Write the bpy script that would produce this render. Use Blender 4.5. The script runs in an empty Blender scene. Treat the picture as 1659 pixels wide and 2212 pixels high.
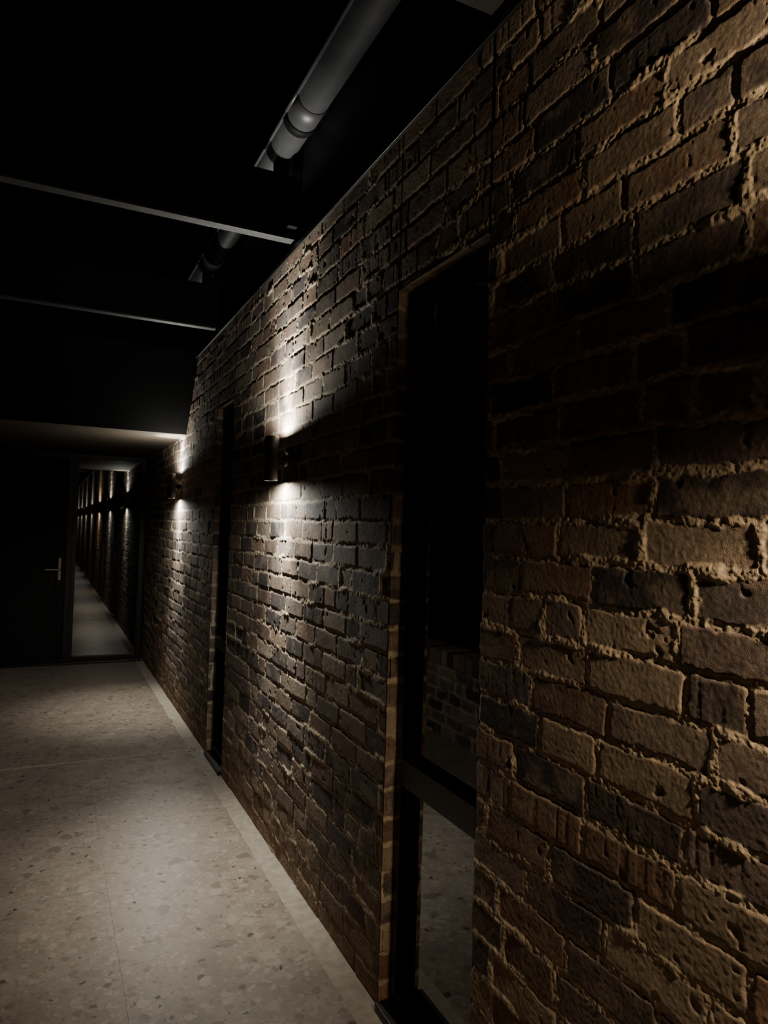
import bpy, bmesh, math
import numpy as np
from mathutils import Vector, Matrix
rng = np.random.RandomState(7)
D = bpy.data
scene = bpy.context.scene

# ------------------------------------------------------------------ helpers
def link(o, parent=None):
    scene.collection.objects.link(o)
    if parent is not None: o.parent = parent
    return o
def empty(name, loc=(0,0,0)):
    e = D.objects.new(name, None); e.location = loc; e.empty_display_size = .05
    return link(e)
def mat(name):
    m = D.materials.new(name); m.use_nodes = True
    nt = m.node_tree; return m, nt, nt.nodes, nt.links, nt.nodes['Principled BSDF']
def simple(name, col, rough=.6, metal=0., nscale=60, var=.25, bump=.0004, spec=.5):
    m, nt, N, L, P = mat(name)
    tc = N.new('ShaderNodeTexCoord')
    n = N.new('ShaderNodeTexNoise'); n.inputs['Scale'].default_value = nscale; n.inputs['Detail'].default_value = 5
    L.new(tc.outputs['Object'], n.inputs['Vector'])
    r = N.new('ShaderNodeValToRGB')
    r.color_ramp.elements[0].position=.3; r.color_ramp.elements[1].position=.7
    r.color_ramp.elements[0].color=[c*(1-var) for c in col]+[1]
    r.color_ramp.elements[1].color=[min(1,c*(1+var)) for c in col]+[1]
    L.new(n.outputs['Fac'], r.inputs['Fac']); L.new(r.outputs['Color'], P.inputs['Base Color'])
    b = N.new('ShaderNodeBump'); b.inputs['Strength'].default_value=.5; b.inputs['Distance'].default_value=bump
    L.new(n.outputs['Fac'], b.inputs['Height']); L.new(b.outputs['Normal'], P.inputs['Normal'])
    P.inputs['Roughness'].default_value=rough; P.inputs['Metallic'].default_value=metal
    P.inputs['Specular IOR Level'].default_value=spec
    return m
def boxes(name, blist, m, parent=None, bevel=.002, loc=(0,0,0)):
    """list of (x0,x1,y0,y1,z0,z1) joined in one mesh"""
    bm = bmesh.new()
    for (x0,x1,y0,y1,z0,z1) in blist:
        r = bmesh.ops.create_cube(bm, size=1)
        bmesh.ops.scale(bm, vec=(x1-x0,y1-y0,z1-z0), verts=r['verts'])
        bmesh.ops.translate(bm, vec=((x0+x1)/2,(y0+y1)/2,(z0+z1)/2), verts=r['verts'])
    me = D.meshes.new(name); bm.to_mesh(me); bm.free(); me.materials.append(m)
    o = D.objects.new(name, me); o.location = loc; link(o, parent)
    if bevel>0:
        md=o.modifiers.new('bevel','BEVEL'); md.width=bevel; md.segments=2; md.limit_method='ANGLE'
    return o

# ------------------------------------------------------------------ noise
T = rng.rand(512,512)
def vn(x,y,seed=0):
    x = x+seed*17.31; y = y+seed*9.73
    xi=np.floor(x).astype(np.int64); yi=np.floor(y).astype(np.int64)
    fx=x-xi; fy=y-yi; fx=fx*fx*(3-2*fx); fy=fy*fy*(3-2*fy)
    a=T[xi%512,yi%512]; b=T[(xi+1)%512,yi%512]; c=T[xi%512,(yi+1)%512]; d=T[(xi+1)%512,(yi+1)%512]
    return (a*(1-fx)+b*fx)*(1-fy)+(c*(1-fx)+d*fx)*fy
def fbm(x,y,o=4,seed=0):
    s=0;a=.5;t=0
    for i in range(o):
        s=s+a*vn(x,y,seed+i*3.7); t+=a; a*=.5; x=x*2.03; y=y*2.03
    return s/t
def ss(a,b,x):
    t=np.clip((x-a)/(b-a),0,1); return t*t*(3-2*t)

CH=.086; J=.0048
courses={}
def course(k):
    if k not in courses:
        r=np.random.RandomState(1000+k*7)
        x=-17.0 - (k%2)*.12; L=[x]
        while x<12:
            q=r.rand()
            x+= (.122 if q<.2 else (.24 if q<.93 else .18)) + r.uniform(-.004,.004); L.append(x)
        courses[k]=(np.array(L), r.rand(len(L)+2,8))
    return courses[k]
PAL=np.array([[.155,.105,.078],[.125,.095,.085],[.185,.118,.084],[.046,.038,.037],[.235,.185,.140],[.092,.075,.070],[.165,.110,.082],[.145,.114,.094],[.066,.052,.048],[.215,.165,.120]])
def brickfield(U,V,coarse=False,stain=True):
    fine=.0026*(vn(U/.007,V/.007,8)-.5); fine2=.0026*(vn(U/.007,V/.007,9)-.5)
    Uw=U+.008*(fbm(U/.09,V/.09,3,1)-.5)+.008*(vn(U/.018,V/.018,5)-.5)+fine
    Vw=V+.012*(fbm(U/.11,V/.11,3,2)-.5)+.007*(vn(U/.018,V/.018,6)-.5)+fine2
    K=np.floor(Vw/CH).astype(int)
    du=np.zeros_like(U); R=np.zeros(U.shape+(8,)); lu=np.zeros_like(U)
    for k in np.unique(K):
        mk=K==k; b,rr=course(int(k)); u=Uw[mk]; i=np.searchsorted(b,u)
        i=np.clip(i,1,len(b)-1)
        du[mk]=np.minimum(u-b[i-1],b[i]-u)-J; R[mk]=rr[i]; lu[mk]=u-(b[i]+b[i-1])/2
    vl=Vw-K*CH; jv=J*(.55+.9*R[...,6]); dv=np.minimum(vl,CH-vl)-jv
    r=.009
    s=np.where((du<r)&(dv<r), r-np.hypot(r-np.minimum(du,r),r-np.minimum(dv,r)), np.minimum(du,dv))
    hb=-.0058+.0058*ss(-.003,.006,s)+(R[...,0]-.5)*.0028+(R[...,1]-.5)*.013*lu+(R[...,2]-.5)*.028*(vl-CH/2)
    hb=hb+.0011*(fbm(U/.05,V/.05,3,11)-.5)+.0007*(vn(U/.006,V/.006,13)-.5)
    hb=hb-.003*ss(.74,.86,fbm(U/.04,V/.04,3,17))
    # drag / crease marks of the sand faced bricks
    hb=hb-.0008*ss(.6,.8,vn(U/.014,V/.10,19))*(R[...,3]>.78)
    hm=-.0032+.0055*(fbm(U/.045,V/.03,4,21)-.5)+.0024*(vn(U/.009,V/.009,23)-.5)+.0019*(vn(U/.0045,V/.0045,24)-.5)
    hm=hm+.0026*ss(.58,.78,fbm(U/.2,V/.13,3,31))
    hm=hm-.42*np.maximum(s-.002,0)
    smear=ss(.52,.72,fbm(U/.22,V/.16,3,41))
    hm=hm+.0048*smear*(1-ss(.0,.03,s)*.4)
    mm=ss(-.0018,.0018,hm-hb)
    H=np.maximum(hb,hm)
    idx=(R[...,4]*len(PAL)).astype(int)%len(PAL)
    C=PAL[idx]*(.75+.5*R[...,5:6])
    mot=fbm(U/.03,V/.03,4,51)[...,None]
    C=C*(.6+.8*mot)
    sand=ss(.46,.70,fbm(U/.06,V/.06,4,61))[...,None]
    C=C*(1-.5*sand)+np.array([.245,.195,.145])*.5*sand
    M=np.array([.375,.305,.220])*(.7+.6*fbm(U/.02,V/.02,3,71)[...,None])
    mm=mm[...,None]
    C=C*(1-mm)+M*mm
    if stain:
        st=(1-ss(.0,.42,V+.25*(fbm(U/.15,V/.15,3,81)-.5)))[...,None]*.55
        C=C*(1-st)+np.array([.24,.135,.07])*(.6+.8*mot)*st
    return H,C
def panel(name,O,ud,vd,nd,u0,u1,v0,v1,res,m,parent,uphase=0,edge=(0,0),stain=True,vphase=0):
    O=np.array(O,float);ud=np.array(ud,float);vd=np.array(vd,float);nd=np.array(nd,float)
    nu=max(2,int(round((u1-u0)/res))+1); nv=max(2,int(round((v1-v0)/res))+1)
    us=np.linspace(u0,u1,nu); vs=np.linspace(v0,v1,nv)
    V,U=np.meshgrid(vs,us,indexing='ij')
    H,C=brickfield(U+uphase,V+vphase,stain=stain)
    Us=U.copy()
    k=np.floor((V+vphase)/CH)
    jit=(vn(k*3.3+7,k*0+u0*5,91)-.5)*.012+(vn(V/.012,V*0+u0,92)-.5)*.006+ -0.006*(1-ss(.0,.02,np.minimum((V+vphase)%CH,CH-(V+vphase)%CH)))
    if edge[0]: w=1-ss(0,.035,U-u0); Us=Us-jit*w; H=H-.006*(1-ss(0,.012,U-u0))
    if edge[1]: w=1-ss(0,.035,u1-U); Us=Us+jit*w; H=H-.006*(1-ss(0,.012,u1-U))
    P=O+Us[...,None]*ud+V[...,None]*vd+H[...,None]*nd
    P=P.reshape(-1,3)
    I=np.arange(nu*nv).reshape(nv,nu)
    a=I[:-1,:-1].ravel();b=I[:-1,1:].ravel();c=I[1:,1:].ravel();d=I[1:,:-1].ravel()
    if np.dot(np.cross(ud,vd),nd)<0: F=np.stack([a,d,c,b],1)
    else: F=np.stack([a,b,c,d],1)
    me=D.meshes.new(name)
    me.vertices.add(len(P)); me.vertices.foreach_set('co',P.astype(np.float32).ravel())
    me.loops.add(F.size); me.loops.foreach_set('vertex_index',F.astype(np.int32).ravel())
    me.polygons.add(len(F)); me.polygons.foreach_set('loop_start',(np.arange(len(F))*4).astype(np.int32))
    me.update(calc_edges=True)
    me.polygons.foreach_set('use_smooth',np.ones(len(F),bool))
    at=me.attributes.new('brick_col','FLOAT_COLOR','POINT')
    col=np.concatenate([C.reshape(-1,3),np.ones((len(P),1))],1).astype(np.float32)
    at.data.foreach_set('color',col.ravel())
    me.materials.append(m)
    o=D.objects.new(name,me); link(o,parent); return o

# ------------------------------------------------------------------ materials
m_brick,nt,N,L,P=mat('rough_clay_brick')
at=N.new('ShaderNodeAttribute'); at.attribute_name='brick_col'
tc=N.new('ShaderNodeTexCoord')
n1=N.new('ShaderNodeTexNoise'); n1.inputs['Scale'].default_value=600; n1.inputs['Detail'].default_value=3
n2=N.new('ShaderNodeTexNoise'); n2.inputs['Scale'].default_value=90; n2.inputs['Detail'].default_value=7; n2.inputs['Roughness'].default_value=.65
for n in (n1,n2): L.new(tc.outputs['Object'],n.inputs['Vector'])
mr=N.new('ShaderNodeMapRange'); mr.inputs['From Min'].default_value=.3; mr.inputs['From Max'].default_value=.7
mr.inputs['To Min'].default_value=.68; mr.inputs['To Max'].default_value=1.34
L.new(n2.outputs['Fac'],mr.inputs['Value'])
mx=N.new('ShaderNodeVectorMath'); mx.operation='SCALE'
L.new(at.outputs['Color'],mx.inputs[0]); L.new(mr.outputs['Result'],mx.inputs['Scale'])
L.new(mx.outputs['Vector'],P.inputs['Base Color'])
b1=N.new('ShaderNodeBump'); b1.inputs['Distance'].default_value=.0013; b1.inputs['Strength'].default_value=.85
b2=N.new('ShaderNodeBump'); b2.inputs['Distance'].default_value=.0012; b2.inputs['Strength'].default_value=.4
L.new(n1.outputs['Fac'],b1.inputs['Height']); L.new(n2.outputs['Fac'],b2.inputs['Height'])
L.new(b1.outputs['Normal'],b2.inputs['Normal']); L.new(b2.outputs['Normal'],P.inputs['Normal'])
P.inputs['Roughness'].default_value=.85; P.inputs['Specular IOR Level'].default_value=.35

# terrazzo tiles
m_ter,nt,N,L,P=mat('terrazzo_tile')
tc=N.new('ShaderNodeTexCoord')
ns=N.new('ShaderNodeTexNoise'); ns.inputs['Scale'].default_value=30; ns.inputs['Detail'].default_value=3
L.new(tc.outputs['Object'],ns.inputs['Vector'])
off=N.new('ShaderNodeVectorMath'); off.operation='MULTIPLY_ADD'
off.inputs[1].default_value=(.022,.022,0); L.new(ns.outputs['Color'],off.inputs[0]); L.new(tc.outputs['Object'],off.inputs[2])
base=N.new('ShaderNodeTexNoise'); base.inputs['Scale'].default_value=6; base.inputs['Detail'].default_value=8
L.new(tc.outputs['Object'],base.inputs['Vector'])
FT=.41
def fc(c): return (c[0]*FT*1.07, c[1]*FT*.975, c[2]*FT*.92)
br=N.new('ShaderNodeValToRGB'); br.color_ramp.elements[0].color=(*fc((.33,.295,.255)),1); br.color_ramp.elements[1].color=(*fc((.41,.37,.32)),1)
br.color_ramp.elements[0].position=.3; br.color_ramp.elements[1].position=.7
L.new(base.outputs['Fac'],br.inputs['Fac'])
cur=br.outputs['Color']
def chips(cur,scale,keep,edge,cols,seed):
    mp=N.new('ShaderNodeMapping'); mp.inputs['Location'].default_value=(seed*3.1,seed*1.7,0); mp.inputs['Scale'].default_value=(1,1,0)
    L.new(off.outputs['Vector'],mp.inputs['Vector'])
    vo=N.new('ShaderNodeTexVoronoi'); vo.inputs['Scale'].default_value=scale
    ve=N.new('ShaderNodeTexVoronoi'); ve.feature='DISTANCE_TO_EDGE'; ve.inputs['Scale'].default_value=scale
    L.new(mp.outputs['Vector'],vo.inputs['Vector']); L.new(mp.outputs['Vector'],ve.inputs['Vector'])
    sp=N.new('ShaderNodeSeparateColor'); L.new(vo.outputs['Color'],sp.inputs['Color'])
    g=N.new('ShaderNodeMath'); g.operation='LESS_THAN'; g.inputs[1].default_value=keep; L.new(sp.outputs[0],g.inputs[0])
    e=N.new('ShaderNodeMapRange'); e.inputs['From Min'].default_value=edge; e.inputs['From Max'].default_value=edge+.04; L.new(ve.outputs['Distance'],e.inputs['Value'])
    f=N.new('ShaderNodeMath'); f.operation='MULTIPLY'; L.new(g.outputs[0],f.inputs[0]); L.new(e.outputs['Result'],f.inputs[1])
    cr=N.new('ShaderNodeValToRGB'); cr.color_ramp.interpolation='CONSTANT'
    while len(cr.color_ramp.elements)<len(cols): cr.color_ramp.elements.new(.5)
    for i,c in enumerate(cols):
        cr.color_ramp.elements[i].position=i/len(cols); cr.color_ramp.elements[i].color=(*fc(c),1)
    L.new(sp.outputs[1],cr.inputs['Fac'])
    mi=N.new('ShaderNodeMix'); mi.data_type='RGBA'
    L.new(f.outputs[0],mi.inputs['Factor']); L.new(cur,mi.inputs['A']); L.new(cr.outputs['Color'],mi.inputs['B'])
    return mi.outputs['Result']
cur=chips(cur,66,.36,.06,[(.44,.40,.35),(.285,.25,.21),(.33,.29,.24),(.48,.44,.39)],1)
cur=chips(cur,32,.32,.08,[(.40,.36,.31),(.26,.225,.19),(.49,.45,.40),(.32,.265,.21),(.36,.33,.29)],2)
cur=chips(cur,18,.20,.10,[(.43,.39,.34),(.24,.21,.175),(.47,.43,.38),(.30,.27,.24),(.32,.27,.21)],3)
cur=chips(cur,42,.045,.14,[(.10,.085,.07),(.14,.115,.09),(.18,.135,.10)],4)
L.new(cur,P.inputs['Base Color'])
rn=N.new('ShaderNodeMapRange'); rn.inputs['To Min'].default_value=.27; rn.inputs['To Max'].default_value=.50
L.new(base.outputs['Fac'],rn.inputs['Value']); L.new(rn.outputs['Result'],P.inputs['Roughness'])
bp=N.new('ShaderNodeBump'); bp.inputs['Distance'].default_value=.0018; bp.inputs['Strength'].default_value=.4
bn=N.new('ShaderNodeTexNoise'); bn.inputs['Scale'].default_value=60; bn.inputs['Detail'].default_value=6
L.new(tc.outputs['Object'],bn.inputs['Vector']); L.new(bn.outputs['Fac'],bp.inputs['Height']); L.new(bp.outputs['Normal'],P.inputs['Normal'])

m_grout=simple('dusty_grout',(.200,.172,.142),.9,0,25,.2,.002)
m_tgrout=simple('tile_joint_grout',(.130,.112,.093),.9,0,25,.2,.001)
m_black=simple('black_powdercoat',(.0022,.0022,.0026),.65,0,200,.2,.0002,.10)
m_steel=simple('charcoal_paint',(.022,.022,.023),.5,0,120,.2,.0003,.3)
m_gut=simple('gunmetal_gutter',(.036,.036,.040),.5,.2,12,.15,.0002)
m_frame=simple('window_frame_black',(.007,.006,.005),.4,0,200,.2,.0001,.4)
m_fascia=simple('fascia_black',(.006,.006,.007),.6,0,30,.2,.0002,.2)
m_lamp=simple('lamp_black',(.016,.016,.017),.4,0,200,.2,.0001)
m_soffit=simple('soffit_board',(.050,.040,.030),.75,0,20,.15,.0005,.2)
m_ground=simple('dark_soil',(.03,.024,.018),.95,0,8,.4,.02)
m_brass=simple('satin_nickel',(.30,.26,.19),.35,1.,80,.1,.0001)
m_leaf=simple('dry_leaf',(.07,.04,.025),.8,0,80,.4,.0003)
m_clad=simple('dark_cladding',(.005,.0045,.004),.6,0,60,.3,.0006,.2)
def glass(name,v):
    m,nt,N,L,P=mat(name)
    tc=N.new('ShaderNodeTexCoord'); n=N.new('ShaderNodeTexNoise'); n.inputs['Scale'].default_value=3
    L.new(tc.outputs['Object'],n.inputs['Vector'])
    r=N.new('ShaderNodeMapRange'); r.inputs['To Min'].default_value=.01; r.inputs['To Max'].default_value=.03
    L.new(n.outputs['Fac'],r.inputs['Value']); L.new(r.outputs['Result'],P.inputs['Roughness'])
    P.inputs['Base Color'].default_value=(v*.95,v*.98,v,1); P.inputs['Metallic'].default_value=1
    return m
m_glass=glass('reflective_tinted_glass',.16)
m_glassl=glass('reflective_lower_glass',.24)
m_glass2=glass('reflective_door_glass',.15)
def emis(name,col,s):
    m,nt,N,L,P=mat(name); P.inputs['Base Color'].default_value=(.8,.8,.8,1)
    P.inputs['Emission Color'].default_value=(*col,1); P.inputs['Emission Strength'].default_value=s; return m
m_lens=emis('lamp_lens_cool',(.95,.98,1),12); m_lensw=emis('lamp_lens_warm',(1,.72,.4),8)

# ------------------------------------------------------------------ key dimensions
EY=8.22       # end wall
TOP=2.815     # brick wall top
WZ=2.295      # window head
W=[(1.495,2.0),(4.235,4.66)]
# ------------------------------------------------------------------ right brick wall
wr=empty('wall_right')
S=dict(O=(1,0,0),ud=(0,1,0),vd=(0,0,1),nd=(-1,0,0))
panel('bricks_behind',**S,u0=-16,u1=-1.2,v0=0,v1=TOP,res=.016,m=m_brick,parent=wr)
panel('bricks_beside',**S,u0=-1.2,u1=.35,v0=0,v1=TOP,res=.007,m=m_brick,parent=wr)
panel('bricks_near',**S,u0=.35,u1=W[0][0],v0=0,v1=TOP,res=.0022,m=m_brick,parent=wr,edge=(0,1))
panel('bricks_over_window_near',**S,u0=W[0][0],u1=W[0][1],v0=WZ,v1=TOP,res=.003,m=m_brick,parent=wr)
panel('bricks_mid',**S,u0=W[0][1],u1=W[1][0],v0=0,v1=TOP,res=.0038,m=m_brick,parent=wr,edge=(1,1))
panel('bricks_over_window_far',**S,u0=W[1][0],u1=W[1][1],v0=WZ,v1=TOP,res=.007,m=m_brick,parent=wr)
panel('bricks_far',**S,u0=W[1][1],u1=EY+.05,v0=0,v1=TOP,res=.008,m=m_brick,parent=wr,edge=(1,0))
for i,(a,b) in enumerate(W):
    panel('jamb_far_%d'%i,(.998,b,0),(1,0,0),(0,0,1),(0,-1,0),0,.125,0,WZ,.004,m_brick,wr,uphase=3.45+i)
    panel('jamb_near_%d'%i,(1.010,a-.004,0),(1,0,0),(0,0,1),(0,1,0),0,.11,0,WZ,.006,m_brick,wr,uphase=5.3+i)
    panel('head_%d'%i,(.998,a,WZ),(0,1,0),(1,0,0),(0,0,-1),0,b-a,0,.125,.005,m_brick,wr,uphase=2.1+i,stain=False,vphase=.02)

# windows ---------------------------------------------------------------
for i,(a,b) in enumerate(W):
    e=empty('window_%d'%(i+1))
    f=.042; X0,X1=1.034,1.115
    boxes('frame',[(X0,X1,a,a+f,0.01,WZ),(X0,X1,b-f,b,0.01,WZ),(X0,X1,a+f,b-f,WZ-f,WZ),(X0,X1,a+f,b-f,.01,.075),
                   (X0,X1,a+f,b-f,.715,.80),
                   (X0+.015,X1,a+f,a+f+.014,.075,WZ-f),(X0+.015,X1,b-f-.014,b-f,.075,WZ-f)],m_frame,e,.002)
    boxes('sill',[(.985,X0,a,b,0,.03)],m_frame,e,.003)
    boxes('glass_upper',[(1.070,1.076,a+f,b-f,.80,WZ-f)],m_glass,e,0)
    boxes('glass_lower',[(1.070,1.076,a+f,b-f,.075,.715)],m_glassl,e,0)

# ------------------------------------------------------------------ floor
fl=empty('floor')
bm=bmesh.new()
rows=[(.28,.92,0.),(-.36,.28,.565),(-.56,-.36,.2)]
Lt=1.13; g=.0007
for (x0,x1,o) in rows:
    y=4.80-Lt*19+o
    while y<EY:
        y0=y; y1=min(y+Lt,EY)
        r=bmesh.ops.create_cube(bm,size=1)
        bmesh.ops.scale(bm,vec=(x1-x0-2*g,y1-y0-2*g,.02),verts=r['verts'])
        bmesh.ops.translate(bm,vec=((x0+x1)/2,(y0+y1)/2,-.01),verts=r['verts'])
        y+=Lt
me=D.meshes.new('tiles'); bm.to_mesh(me); bm.free(); me.materials.append(m_ter)
o=D.objects.new('tiles',me); link(o,fl)
md=o.modifiers.new('bevel','BEVEL'); md.width=.0004; md.segments=2
boxes('grout_bed',[(-.56,1.14,-17,EY,-.04,-.0004)],m_tgrout,fl,0)
# mortar strip along the wall: slightly uneven
bm=bmesh.new(); ny=900; prev=None
for j in range(ny+1):
    y=-6+(EY+6)*j/ny; row=[]
    for k in range(7):
        x=.916+.10*k/6
        jx=(float(vn(np.array(y/.07),np.array(3.)))-.5)*.008 if k==0 else 0
        z=-.0005+.0015*float(fbm(np.array(y/.12),np.array(x/.06),3,5))+(.010*max(0,k-4)/2)
        if k==0: z=-.0005
        row.append(bm.verts.new((x+jx,y,z+.001)))
    if prev:
        for k in range(6): bm.faces.new((prev[k],prev[k+1],row[k+1],row[k]))
    prev=row
me=D.meshes.new('mortar_strip'); bm.to_mesh(me); bm.free(); me.materials.append(m_grout)
for p in me.polygons: p.use_smooth=True
o=D.objects.new('mortar_strip',me); link(o,fl)
boxes('expansion_joint',[(-.56,.915,4.785,4.815,-.002,.0012)],m_grout,fl,.001)

# ------------------------------------------------------------------ low brick wall opposite
wl=empty('wall_left')
panel('bricks',(-.56,0,0),(0,1,0),(0,0,1),(1,0,0),-15,EY,0,.52,.012,m_brick,wl,uphase=.4,stain=False)
panel('bricks_back',(-.78,0,0),(0,1,0),(0,0,1),(-1,0,0),-15,EY,0,.52,.03,m_brick,wl,uphase=.9,stain=False)
# brick on edge coping
bm=bmesh.new(); y=-15.; lay=bm.loops.layers.float_color.new('brick_col')
while y<EY-.08:
    r=bmesh.ops.create_cube(bm,size=1)
    bmesh.ops.scale(bm,vec=(.235,.076,.11),verts=r['verts'])
    bmesh.ops.translate(bm,vec=(-.67+rng.uniform(-.004,.004),y+.043,.575+rng.uniform(-.003,.003)),verts=r['verts'])
    c=PAL[rng.randint(len(PAL))]*1.1
    for f in {f for v in r['verts'] for f in v.link_faces}:
        for l in f.loops: l[lay]=(*c,1)
    y+=.086
me=D.meshes.new('coping'); bm.to_mesh(me); bm.free(); me.materials.append(m_brick)
o=D.objects.new('coping',me); link(o,wl); md=o.modifiers.new('b','BEVEL'); md.width=.006; md.segments=2
boxes('coping_mortar',[(-.77,-.57,-15,EY,.50,.622)],m_grout,wl,0)

# ------------------------------------------------------------------ pergola beams / posts
BY=[-3.5,-1.85,-.2,1.45,3.10,4.76]
for by in BY:
    e=empty('pergola_beam',(0,by,0))
    boxes('web',[(-.62,.985,-.027,.027,2.862,3.15)],m_black,e,.003)
    boxes('flange',[(-.62,.985,-.028,.028,2.852,2.862)],m_steel,e,.001)
    boxes('cleat',[(.94,.985,-.06,.06,2.90,3.12)],m_black,e,.002)
e=empty('pergola_frame')
boxes('edge_beam',[(-.72,-.625,-15,5.40,2.862,3.15)],m_black,e,.003)
for j,py in enumerate((-4.2,-.9,2.3,5.30)):
    boxes('post_%d'%j,[(-.71,-.63,py-.04,py+.04,.645,2.862)],m_black,e,.003)
    boxes('base_plate_%d'%j,[(-.74,-.60,py-.07,py+.07,.633,.645)],m_black,e,.002)

# fascia above brick wall
e=empty('fascia')
pan=[]; y=-15.
while y<5.5:
    pan.append((.992,1.02,y+.0015,min(y+1.65,5.5)-.0015,2.84,3.40)); y+=1.65
boxes('panels',pan,m_fascia,e,.001)
e=empty('trim_1')
boxes('angle',[(.978,1.03,-15,5.45,2.815,2.822),(.978,.984,-15,5.45,2.80,2.822),(.990,1.0,-15,5.45,2.822,2.842)],m_frame,e,.001)
e=empty('roof'); boxes('roof_sheet',[(.96,2.8,-15,5.5,3.40,3.44)],m_black,e,.002)

# half round gutter --------------------------------------------------------
def gutter_part(name,cx,cz,r,t,y0,y1,m,parent,bead=True):
    bm=bmesh.new(); n=28; prof=[]
    for i in range(n+1):
        a=math.pi+math.pi*i/n; prof.append((cx+r*math.cos(a),cz+r*math.sin(a)))
    for i in range(n,-1,-1):
        a=math.pi+math.pi*i/n; prof.append((cx+(r-t)*math.cos(a),cz+(r-t)*math.sin(a)))
    A=[bm.verts.new((p[0],y0,p[1])) for p in prof]; B=[bm.verts.new((p[0],y1,p[1])) for p in prof]
    k=len(prof)
    for i in range(k): bm.faces.new((A[i],A[(i+1)%k],B[(i+1)%k],B[i]))
    bm.faces.new(A[::-1]); bm.faces.new(B)
    bmesh.ops.recalc_face_normals(bm,faces=bm.faces)
    if bead:
        for sx in (-1,):
            q=bmesh.ops.create_cone(bm,cap_ends=True,segments=14,radius1=.008,radius2=.008,depth=y1-y0)
            bmesh.ops.rotate(bm,cent=(0,0,0),matrix=Matrix.Rotation(math.pi/2,3,'X'),verts=q['verts'])
            bmesh.ops.translate(bm,vec=(cx+sx*(r+.002),(y0+y1)/2,cz),verts=q['verts'])
    me=D.meshes.new(name); bm.to_mesh(me); bm.free(); me.materials.append(m)
    for p in me.polygons: p.use_smooth=len(p.vertices)==4
    o=D.objects.new(name,me); link(o,parent); return o
ge=empty('gutter'); gx,gz=.912,3.275
gutter_part('trough',gx,gz,.066,.003,-15,5.3,m_gut,ge)
for cy in (2.70,4.58):
    gutter_part('joint_collar',gx,gz,.069,.004,cy-.04,cy+.10,m_gut,ge)
    gutter_part('collar_band',gx,gz,.072,.007,cy+.10,cy+.15,m_black,ge,False)
for cy in (-.2,.7,1.45,2.74,4.0,5.0):
    boxes('bracket',[(gx-.07,.9915,cy-.012,cy+.012,gz+.0,gz+.005)],m_steel,ge,.001)
for cy in BY:
    boxes('saddle',[(gx-.03,gx+.03,cy-.02,cy+.02,3.1505,3.214)],m_black,ge,.001)

# ------------------------------------------------------------------ end ceiling block with sloped fascia
bm=bmesh.new()
sec=[(5.85,2.255),(5.42,2.85),(5.42,3.12),(EY+.2,3.12),(EY+.2,2.255)]
A=[bm.verts.new((-.80,y,z)) for y,z in sec]; B=[bm.verts.new((1.01,y,z)) for y,z in sec]
for i in range(5):
    f=bm.faces.new((A[i],A[(i+1)%5],B[(i+1)%5],B[i])); f.material_index=1 if i==4 else 0
bm.faces.new(A[::-1]); bm.faces.new(B); bmesh.ops.recalc_face_normals(bm,faces=bm.faces)
me=D.meshes.new('ceiling'); bm.to_mesh(me); bm.free(); me.materials.append(m_black); me.materials.append(m_soffit)
o=D.objects.new('ceiling',me); link(o)

# ------------------------------------------------------------------ end wall, door, sidelight
e=empty('wall_end')
boxes('cladding',[(-.80,-.74,EY,EY+.08,0,2.25),(-.80,1.05,EY+.07,EY+.12,0,2.25)],m_clad,e,.001)
e=empty('door_1')
boxes('door_frame',[(-.74,-.69,EY-.02,EY+.06,0,2.25),(.19,.245,EY-.02,EY+.06,0,2.25),(-.69,.19,EY-.02,EY+.06,2.19,2.25),(-.69,.19,EY-.02,EY+.06,0,.03)],m_frame,e,.002)
boxes('leaf',[(-.685,-.60,EY,EY+.045,.03,2.185),(.10,.185,EY,EY+.045,.03,2.185),(-.60,.10,EY,EY+.045,2.08,2.185),(-.60,.10,EY,EY+.045,.03,.20),(-.60,.10,EY+.015,EY+.03,.20,2.08)],m_clad,e,.002)
boxes('handle_plate',[(.118,.148,EY-.010,EY,.88,1.12)],m_brass,e,.003)
boxes('lever_handle',[(.122,.144,EY-.05,EY-.008,.985,1.007),(-.01,.144,EY-.062,EY-.046,.987,1.005)],m_brass,e,.004)
e=empty('window_3')
boxes('sidelight_frame',[(.245,.285,EY-.02,EY+.05,0,2.25),(.93,.985,EY-.02,EY+.05,0,2.25),(.285,.93,EY-.02,EY+.05,2.20,2.25),(.285,.93,EY-.02,EY+.05,0,.06)],m_frame,e,.002)
boxes('sidelight_glass',[(.285,.93,EY+.01,EY+.016,.06,2.20)],m_glass2,e,0)
e=empty('doorstep'); boxes('step',[(-.74,.985,EY-.16,EY-.065,0,.02)],m_frame,e,.003)

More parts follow.
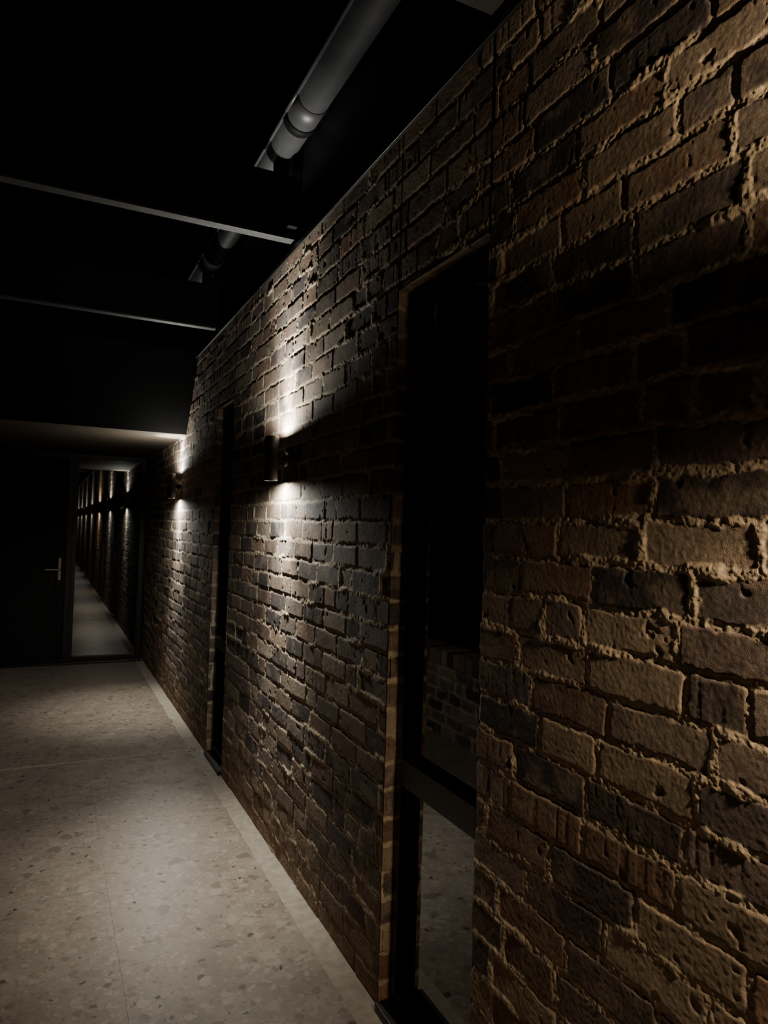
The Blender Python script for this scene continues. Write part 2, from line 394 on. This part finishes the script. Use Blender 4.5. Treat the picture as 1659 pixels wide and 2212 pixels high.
# ------------------------------------------------------------------ wall lamps
def revolve(bm,prof,seg=40):
    rings=[]
    for (r,z) in prof:
        rings.append([bm.verts.new((r*math.cos(2*math.pi*i/seg),r*math.sin(2*math.pi*i/seg),z)) for i in range(seg)])
    for a,b in zip(rings[:-1],rings[1:]):
        for i in range(seg): bm.faces.new((a[i],a[(i+1)%seg],b[(i+1)%seg],b[i]))
def spot(name,parent,loc,dirv,power,ang,blend,col,size=.012):
    l=D.lights.new(name,'SPOT'); l.energy=power; l.spot_size=math.radians(ang); l.spot_blend=blend; l.color=col; l.shadow_soft_size=size
    o=D.objects.new(name,l); o.location=loc; o.rotation_mode='QUATERNION'; o.rotation_quaternion=Vector(dirv).to_track_quat('-Z','Y'); link(o,parent)
def lamp(y,col,ml,kb=1.0,ks=1.0):
    e=empty('wall_lamp',(.925,y,1.835)); h=.103
    bm=bmesh.new()
    revolve(bm,[(.0275,h-.03),(.0275,h),(.0305,h+.001),(.032,h-.002),(.032,-h+.002),(.0305,-h-.001),(.0275,-h),(.0275,-h+.03)])
    me=D.meshes.new('housing'); bm.to_mesh(me); bm.free(); me.materials.append(m_lamp)
    for p in me.polygons: p.use_smooth=True
    o=D.objects.new('housing',me); link(o,e)
    bm=bmesh.new()
    for sz in (1,-1):
        q=bmesh.ops.create_circle(bm,cap_ends=True,segments=32,radius=.0272); bmesh.ops.translate(bm,vec=(0,0,sz*(h-.003)),verts=q['verts'])
    me=D.meshes.new('lenses'); bm.to_mesh(me); bm.free(); me.materials.append(ml)
    o=D.objects.new('lenses',me); link(o,e)
    bm=bmesh.new(); revolve(bm,[(0.001,.030),(.014,.030),(.014,.055),(.034,.057),(.036,.060),(.036,.085)])
    me=D.meshes.new('bracket_and_rose'); bm.to_mesh(me); bm.free(); me.materials.append(m_lamp)
    for p in me.polygons: p.use_smooth=True
    o=D.objects.new('bracket_and_rose',me); o.rotation_euler=(0,math.pi/2,0); link(o,e)
    z=h+.001
    for sz,nm,tilt,kk in ((1,'up',.05,1.25),(-1,'down',-.10,1.0)):
        spot('beam_'+nm,e,(0,0,sz*z),(tilt,0,sz),150*kb*kk,66,1.0,col,.008)
        spot('spill_'+nm,e,(0,0,sz*z),(0,0,sz),66*ks,178,.6,col,.018)
COOL=(1,.985,.875)
for y in (3.133,6.03): lamp(y,COOL,m_lens)
lamp(.23,(1,.76,.49),m_lensw,.45,1.6)
for i in range(1,5): lamp(.23-2.9*i,COOL,m_lens,.6,.5)

# ------------------------------------------------------------------ ground, debris
e=empty('ground'); boxes('soil',[(-14,-.5,-20,20,-.2,-.05)],m_ground,e,0)
bm=bmesh.new()
for i in range(60):
    y=rng.uniform(1.2,8.0); x=rng.uniform(-.3,.95) if i%3 else rng.uniform(.88,.96)
    if i<16: y=4.80+rng.uniform(-.05,.05)
    s=rng.uniform(.003,.010) ; a=rng.uniform(0,6.28)
    pts=[(s*1.6,0,.002),(s*.4,s*.5,.004),(-s*1.4,.1*s,.002),(-.3*s,-s*.5,.003)]
    vs=[bm.verts.new((x+px*math.cos(a)-py*math.sin(a),y+px*math.sin(a)+py*math.cos(a),pz)) for px,py,pz in pts]
    bm.faces.new(vs)
me=D.meshes.new('leaf_litter'); bm.to_mesh(me); bm.free(); me.materials.append(m_leaf)
o=D.objects.new('leaf_litter',me); link(o)

# ------------------------------------------------------------------ world / camera
w=D.worlds.new('night'); scene.world=w; w.use_nodes=True
w.node_tree.nodes['Background'].inputs[0].default_value=(.5,.6,1,1); w.node_tree.nodes['Background'].inputs[1].default_value=.0002
cam=D.cameras.new('camera'); co=D.objects.new('camera',cam); link(co); scene.camera=co
cam.sensor_fit='VERTICAL'; cam.sensor_height=36; cam.sensor_width=27; cam.lens=36*1500/2212; cam.clip_start=.02
th=math.radians(25.8); p=math.radians(1.54); ro=.030
f=Vector((math.sin(th)*math.cos(p),math.cos(th)*math.cos(p),math.sin(p)))
r=Vector((math.cos(th),-math.sin(th),0)); u=r.cross(f)
r2=r*math.cos(ro)+u*math.sin(ro); u2=u*math.cos(ro)-r*math.sin(ro)
M=Matrix((r2,u2,-f)).transposed().to_4x4(); M.translation=Vector((0,0,1.515)); co.matrix_world=M
scene.view_settings.view_transform='AgX'
scene.view_settings.look='None'
scene.view_settings.exposure=-.2
